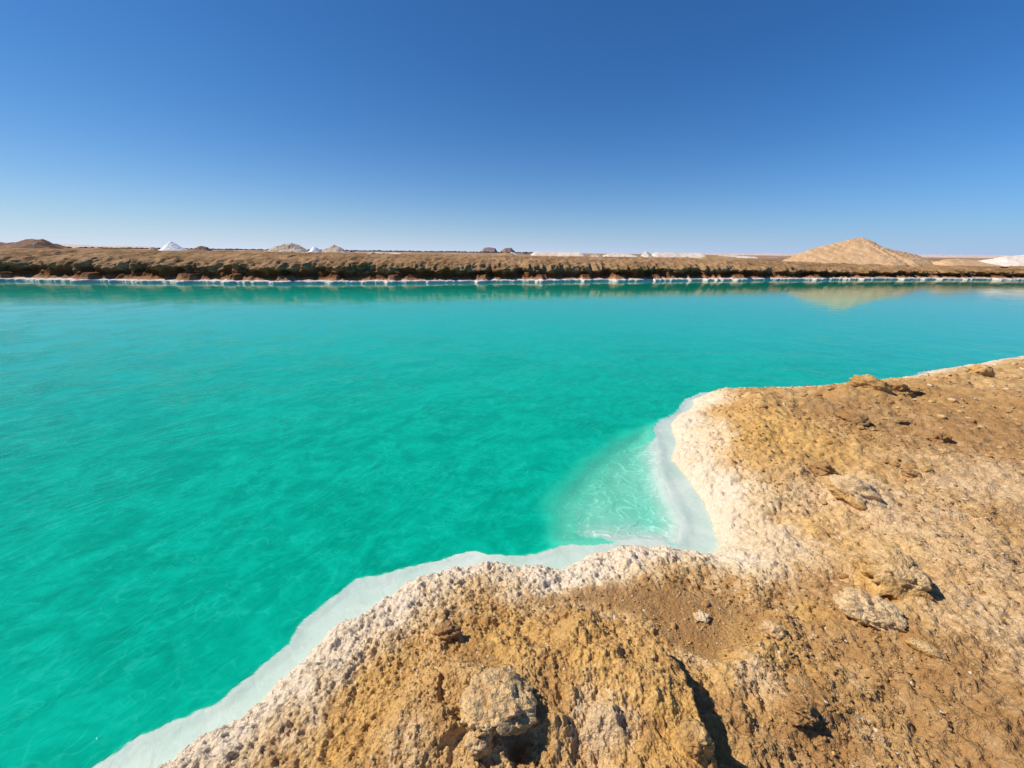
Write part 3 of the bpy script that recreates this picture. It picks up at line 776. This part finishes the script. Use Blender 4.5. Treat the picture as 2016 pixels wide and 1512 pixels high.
# far line of trees: a thin dark fringe nobody could count, plus a few bushes that stand out
def leaf_mass(pts, size, seed):
    rs = np.random.RandomState(seed)
    v = []; f = []
    for (x, y, z_, rx, rz) in pts:
        for q in range(26):
            th, ph, rr = rs.rand() * 6.283, math.acos(rs.uniform(-0.3, 1)), rs.rand() ** 0.4
            c = np.array([x + rx * rr * math.sin(ph) * math.cos(th), y + rx * rr * math.sin(ph) * math.sin(th), z_ + rz * rr * math.cos(ph)])
            a = rs.randn(3); a /= np.linalg.norm(a); b = np.cross(a, rs.randn(3)); b /= np.linalg.norm(b)
            s_ = size * rs.uniform(.6, 1.3)
            k = len(v)
            v += [c + a * s_, c - a * s_ * .5 + b * s_, c - a * s_ * .5 - b * s_]
            f.append((k, k + 1, k + 2))
    return np.array(v), np.array(f)


gt = NT('hazed_leaves'); gt.principled(gt.mix(gt.noise(0.6), (0.07, 0.085, 0.06), (0.11, 0.12, 0.08)), 0.8); M_leaf = gt.m  # distance haze put into the greyed leaf greens
pts = []
rs = np.random.RandomState(5)
for u in np.arange(110, 1120, 1.6):
    dens = 0.5 + fbm(u * 0.02, 0.3, 3)
    if rs.rand() > 0.55 + dens * 0.4: continue
    p = at(u, 500, y=420 + rs.uniform(-20, 20))
    hh = 0.5 + 0.7 * rs.rand()
    pts.append((p.x, p.y, 1.6, 1.6, hh * 1.3))
v, f = leaf_mass(pts, 0.7, 2)
obj('treeline', mesh_from('treeline', v, f, smooth=False), M_leaf, kind='stuff', label='thin dark line of distant trees on the horizon')


def bush(u, v, y, r, label, seed):
    p = at(u, v, y=y)
    root = obj('bush', None, None, label=label, cat='bush', loc=(p.x, y, 1.7))
    vv, ff = leaf_mass([(0, 0, r * .5, r, r * .9), (r * .4, 0, r * .4, r * .8, r * .6), (-r * .5, 0, r * .35, r * .7, r * .6)], r * 0.2, seed)
    obj('crown', mesh_from('crown', vv, ff, smooth=False), M_leaf, root)
    t = np.array([[math.cos(a) * r * .06 * k, math.sin(a) * r * .06 * k, zz * r] for zz, k in ((-0.3, 1.6), (.6, .6)) for a in np.linspace(0, 6.283, 7)[:6]])
    tf = np.array([[i, (i + 1) % 6, 6 + (i + 1) % 6, 6 + i] for i in range(6)])
    obj('trunk', mesh_from('trunk', t, tf), M_wood, root)


wt = NT('dry_wood'); wt.principled(wt.mix(wt.noise(8), (0.10, 0.065, 0.04), (0.2, 0.14, 0.09)), 0.9); M_wood = wt.m
bush(694, 494, 90, 0.55, 'small dark bush right of the pale tan heaps', 3)
bush(1037, 499, 100, 0.6, 'small dark bush left of the flat topped stockpile', 4)

# ------------------------------------------------------------------ stones on the near bank
def ico(sub_):
    import bmesh
    bm = bmesh.new(); bmesh.ops.create_icosphere(bm, subdivisions=sub_, radius=1)
    v = np.array([q.co[:] for q in bm.verts]); f = np.array([[l.index for l in q.verts] for q in bm.faces])
    bm.free()
    return v, f


ICO = {k: ico(k) for k in (2, 3, 5, 6)}


def stone_mesh(name, sub_, seed, dims, lump=0.25, pop=0.0, salt=0.0, och=0.0, damp=0.0, facet=0.0, under=0.0, box=0.0):
    v, f = ICO[sub_]
    v = v.copy(); o = seed * 7.31
    n = v.copy()
    a = fbm(v[:, 0] * 1.3 + o, v[:, 1] * 1.3 + v[:, 2] * 1.7, 3, 0.55) + fbm(v[:, 2] * 1.4 - o, v[:, 0] * 1.4 + o, 2)
    rr = 1 + lump * a
    rr = rr + 0.07 * fbm(v[:, 0] * 4 + o, v[:, 1] * 4 + v[:, 2] * 3, 3, 0.6) + 0.06 * fbm(v[:, 2] * 5 - o, (v[:, 0] - v[:, 1]) * 3.5, 3, .6)
    if facet:   # flatten against random planes
        rs = np.random.RandomState(seed)
        for q in range(9):
            d = rs.randn(3); d /= np.linalg.norm(d); c = rs.uniform(0.62, 0.85)
            dot = (n * rr[:, None]) @ d
            rr = np.where(dot > c, rr * (1 - facet + facet * c / np.maximum(dot, 1e-3)), rr)
    if box:
        vb = np.sign(n) * np.abs(n) ** (1 - box); n2 = vb / np.max(np.abs(vb), axis=1)[:, None]
        v = (n * (1 - box) + n2 * box) * rr[:, None]
    else: v = n * rr[:, None]
    if under:   # hollow below the rim
        lo = ss(0.15, -0.35, v[:, 2]); v[:, :2] *= (1 - under * lo)[:, None]
    v *= np.array(dims)
    if pop:
        c2, v2, _ = cell((v[:, 0] + v[:, 2] * .6) * 45, (v[:, 1] - v[:, 2] * .6) * 45, 11)
        up = ss(-0.2, 0.3, n[:, 2])
        v += n * (pop * np.sqrt(np.clip(1 - (c2 * 1.25) ** 2, 0, 1)) * (0.4 + v2) * (0.4 + .6 * up))[:, None]
        v += n * (pop * 0.9 * fbm((v[:, 0] + v[:, 2]) * 25, (v[:, 1] - v[:, 2]) * 25, 3, .6))[:, None]
    upm = ss(-0.1, 0.4, n[:, 2])
    return mesh_from(name, v, f, {'salt': upm * salt, 'ochre': np.full(len(v), och), 'bloom': np.full(len(v), salt * .4), 'damp': np.full(len(v), damp) * 1.0})


def hgt(x, y):
    return float(ground(np.array([x]), np.array([y]))[0][0])


def rock_at(u, v, z, dims, label, seed, rot=0, sink=0.4, tilt=(0, 0), name='rock', **kw):
    p = at(u, v, z)
    me = stone_mesh(name, 6 if seed in (1, 4, 5) else 5, seed, dims, **kw)
    o = obj(name, me, M_soil, label=label, cat='rock', loc=(p.x, p.y, hgt(p.x, p.y) + dims[2] * (1 - 2 * sink)))
    o.rotation_euler = (R(tilt[0]), R(tilt[1]), R(rot))
    return o


rock_at(985, 1400, .50, (.135, .11, .075), 'big knobbly cream rock with a dark hollow under its near side', 1, 14, .36, (-6, 3), pop=.012, salt=.30, och=.85, lump=.24, facet=.35, under=.55, box=.4)
rock_at(945, 1476, .46, (.05, .042, .04), 'fist sized tan nodule just below the big knobbly rock', 2, 30, .3, pop=.005, salt=.3, och=.3, lump=.2)
rock_at(1360, 1486, .48, (.055, .05, .05), 'rounded tan knob at the bottom end of the shadowed ledge', 3, 0, .4, pop=.004, och=.4, lump=.15)
rock_at(1768, 1108, .5, (.16, .13, .13), 'upright pale boulder with dark right side on the right of the bank', 4, -20, .27, (0, 6), pop=.008, salt=.25, och=.6, lump=.25, facet=.6, box=.3)
rock_at(1728, 1172, .48, (.15, .11, .095), 'layered oval boulder just below the upright pale boulder', 5, -24, .34, (0, 6), pop=.008, salt=.35, och=.5, lump=.2, facet=.4, under=.4, box=.2)
rock_at(1832, 1250, .46, (.075, .030, .032), 'narrow tan slab pointing to the lower right, below the layered oval boulder', 6, -40, .4, (0, 6), pop=.003, salt=.2, och=.5, lump=.15, facet=.6)
rock_at(1690, 945, .48, (.20, .14, .10), 'whitish lump with a shaded right side in the middle of the bank', 7, -30, .45, (0, 14), pop=.008, salt=.4, och=.3, lump=.3, facet=.4)
rock_at(1630, 895, .46, (.12, .07, .06), 'dark brown clod up slope from the whitish lump', 8, -35, .35, pop=.004, damp=1.0, lump=.35)
rock_at(1685, 818, .48, (.17, .11, .08), 'low brown clod near the back crest of the bank', 9, 0, .3, pop=.004, damp=.9, lump=.3, facet=.4)
rock_at(1765, 818, .46, (.12, .06, .03), 'thin flat stone casting a line of shade near the back crest', 10, -8, .2, lump=.2, facet=.6)
rock_at(1854, 852, .46, (.09, .06, .06), 'small dark clod alone on the flat right part of the bank', 11, 0, .3, pop=.003, damp=1, lump=.35)
rock_at(1803, 918, .46, (.085, .055, .045), 'brown stone, left one of a touching pair', 12, -15, .3, lump=.25, facet=.6, damp=.7)
rock_at(1828, 916, .46, (.075, .05, .045), 'tan stone, right one of a touching pair', 13, 20, .3, lump=.2, facet=.7, och=.3)
rock_at(1936, 724, .5, (.17, .13, .11), 'rounded boulder on the skyline of the near bank at the far right', 14, -10, .35, pop=.005, lump=.2, facet=.5, och=.4)
rock_at(1712, 762, .5, (.27, .19, .12), 'craggy ochre outcrop on the back crest of the bank', 15, -8, .45, (0, 8), pop=.01, lump=.4, och=.5, facet=.5)
rock_at(1775, 756, .5, (.20, .14, .09), 'dark clod heap at the right end of the craggy outcrop', 16, 8, .35, pop=.01, lump=.4, damp=.6)
rock_at(878, 1226, .42, (.055, .035, .03), 'dark brown lump at the top of the cream crust', 17, 0, .3, pop=.005, damp=1, lump=.3)
rock_at(1528, 1222, .42, (.06, .05, .04), 'small rounded lump on the low ledge left of the boulders', 18, 0, .35, pop=.005, och=.2, salt=.2, lump=.3)
rock_at(1578, 1395, .44, (.05, .04, .04), 'small upright clod on the bare soil at lower right', 19, 0, .35, (0, 12), pop=.005, damp=.6, lump=.35)
rock_at(1385, 1196, .34, (.035, .03, .014), 'small white crusted clump on the smooth brown pan', 20, 0, .3, pop=.005, salt=.6, lump=.35)
rock_at(1605, 1330, .45, (.10, .06, .025), 'flat low clod half sunk in the soil at lower right', 21, -25, .5, pop=.004, lump=.3)

variants = [stone_mesh('clod', 2, 40 + i, (1, rng.uniform(.6, .9), rng.uniform(.45, .7)), lump=.3, facet=.6, salt=s, och=o_, damp=d_)
            for i, (s, o_, d_) in enumerate([(0, 0, .3), (0, .5, 0), (0, 0, 1), (.3, .2, 0), (0, .2, .5), (.9, 0, 0)])]
# loose clods one could count: things; the finer grit: stuff
n_c = 0
k = 0
gx, gy = nrng.uniform(0.2, 12, 6000), nrng.uniform(0.4, 9, 6000)
gz, gd, _, ga = ground(gx, gy)
okm = (gd > 0.55) & (ga['damp'] < 2)
cand = [(a, b, c) for a, b, c, q in zip(gx, gy, gz, okm) if q and abs(a) / b < 1.6]
rng.shuffle(cand)
names = ['brown', 'ochre', 'dark brown', 'pale', 'tan', 'white crusted']
for (x, y, z_) in cand:
    dist = math.hypot(x, y)
    if n_c >= 240: break
    if rng.random() > min(1, 0.25 + dist * 0.15): continue
    vi = rng.choice([0, 0, 1, 2, 4, 4, 3, 5])
    s_ = rng.uniform(0.008, 0.02) * (1 + 0.28 * dist) * (0.7 if vi == 5 else 1)
    o = obj('clod', variants[vi], M_soil, label='small loose %s clod among many scattered on the near bank' % names[vi], cat='clod', group='%s clods scattered on the near bank' % names[vi],
            loc=(x, y, z_ + s_ * 0.15))
    o.scale = (s_, s_, s_); o.rotation_euler = (rng.uniform(-.3, .3), rng.uniform(-.3, .3), rng.uniform(0, 6.28))
    n_c += 1

V, Fv = ICO[2][0], None
import bmesh as _b
v1, f1 = ico(1)
gx = nrng.gamma(1.8, 1.9, 44000) * 1.0; ang = nrng.uniform(R(-32), R(60), 44000)
gr = 0.7 + gx; gx2, gy2 = np.sin(ang) * gr, np.cos(ang) * gr
gz, gd, _, ga = ground(gx2, gy2)
keep = (gd > 0.35) & (gr < 14) & (ga['damp'] * 0.7 + (nrng.rand(len(gr)) < 0.4) * -0.5 < 0.9) & (fbm(gx2 * 1.1, gy2 * 1.1, 3, off=40) + 0.25 > nrng.rand(len(gr)) * 0.9 - .1)
gx2, gy2, gz, gr = gx2[keep], gy2[keep], gz[keep], gr[keep]
n = len(gr)
print('grit', n)
sz = (0.0012 + 0.0042 * nrng.rand(n) ** 2.5) * (1 + 0.55 * gr)
rot = nrng.uniform(0, 6.28, n)
vv = v1[None] * nrng.uniform(.6, 1.2, (n, len(v1), 1)) * sz[:, None, None] * np.array([1, .8, .6])
cx, sx = np.cos(rot)[:, None], np.sin(rot)[:, None]
vx = vv[..., 0] * cx - vv[..., 1] * sx + gx2[:, None]; vy = vv[..., 0] * sx + vv[..., 1] * cx + gy2[:, None]; vz = vv[..., 2] + gz[:, None] + sz[:, None] * .3
co = np.stack([vx, vy, vz], -1).reshape(-1, 3)
ff = (f1[None] + (np.arange(n) * len(v1))[:, None, None]).reshape(-1, 3)
rep = lambda a: np.repeat(a, len(v1))
kind = nrng.rand(n)
obj('gravel', mesh_from('gravel', co, ff, {'salt': rep((kind > .94) * 1.0), 'ochre': rep((kind < .3) * .7), 'damp': rep(((kind > .3) & (kind < .55)) * 1.0), 'bloom': rep(kind * 0)}, smooth=False), M_soil,
    kind='stuff', label='loose grit and crumbs of soil on the near bank')

# a dry leaf by the shadowed ledge
lt = NT('dry_leaf'); lt.principled(lt.mix(lt.noise(60), (0.42, 0.12, 0.03), (0.28, 0.08, 0.03)), 0.6); M_dry = lt.m
p = at(1398, 1421, .33)
lv = []; 
for i in range(9):
    t_ = i / 8; wd = 0.006 * math.sin(math.pi * t_ ** 0.8) + 0.0004
    for s_ in (-1, 0, 1): lv.append((t_ * 0.032, s_ * wd, 0.006 * math.sin(t_ * 3) + abs(s_) * wd * 0.7))
lf = [[i * 3 + q, (i + 1) * 3 + q, (i + 1) * 3 + q + 1, i * 3 + q + 1] for i in range(8) for q in (0, 1)]
o = obj('dry_leaf', mesh_from('dry_leaf', np.array(lv), np.array(lf)), M_dry, label='small curled rust red leaf on the soil right of the shadowed ledge', cat='leaf', loc=(p.x, p.y, hgt(p.x, p.y) + .004))
o.rotation_euler = (0.2, 0, R(25))
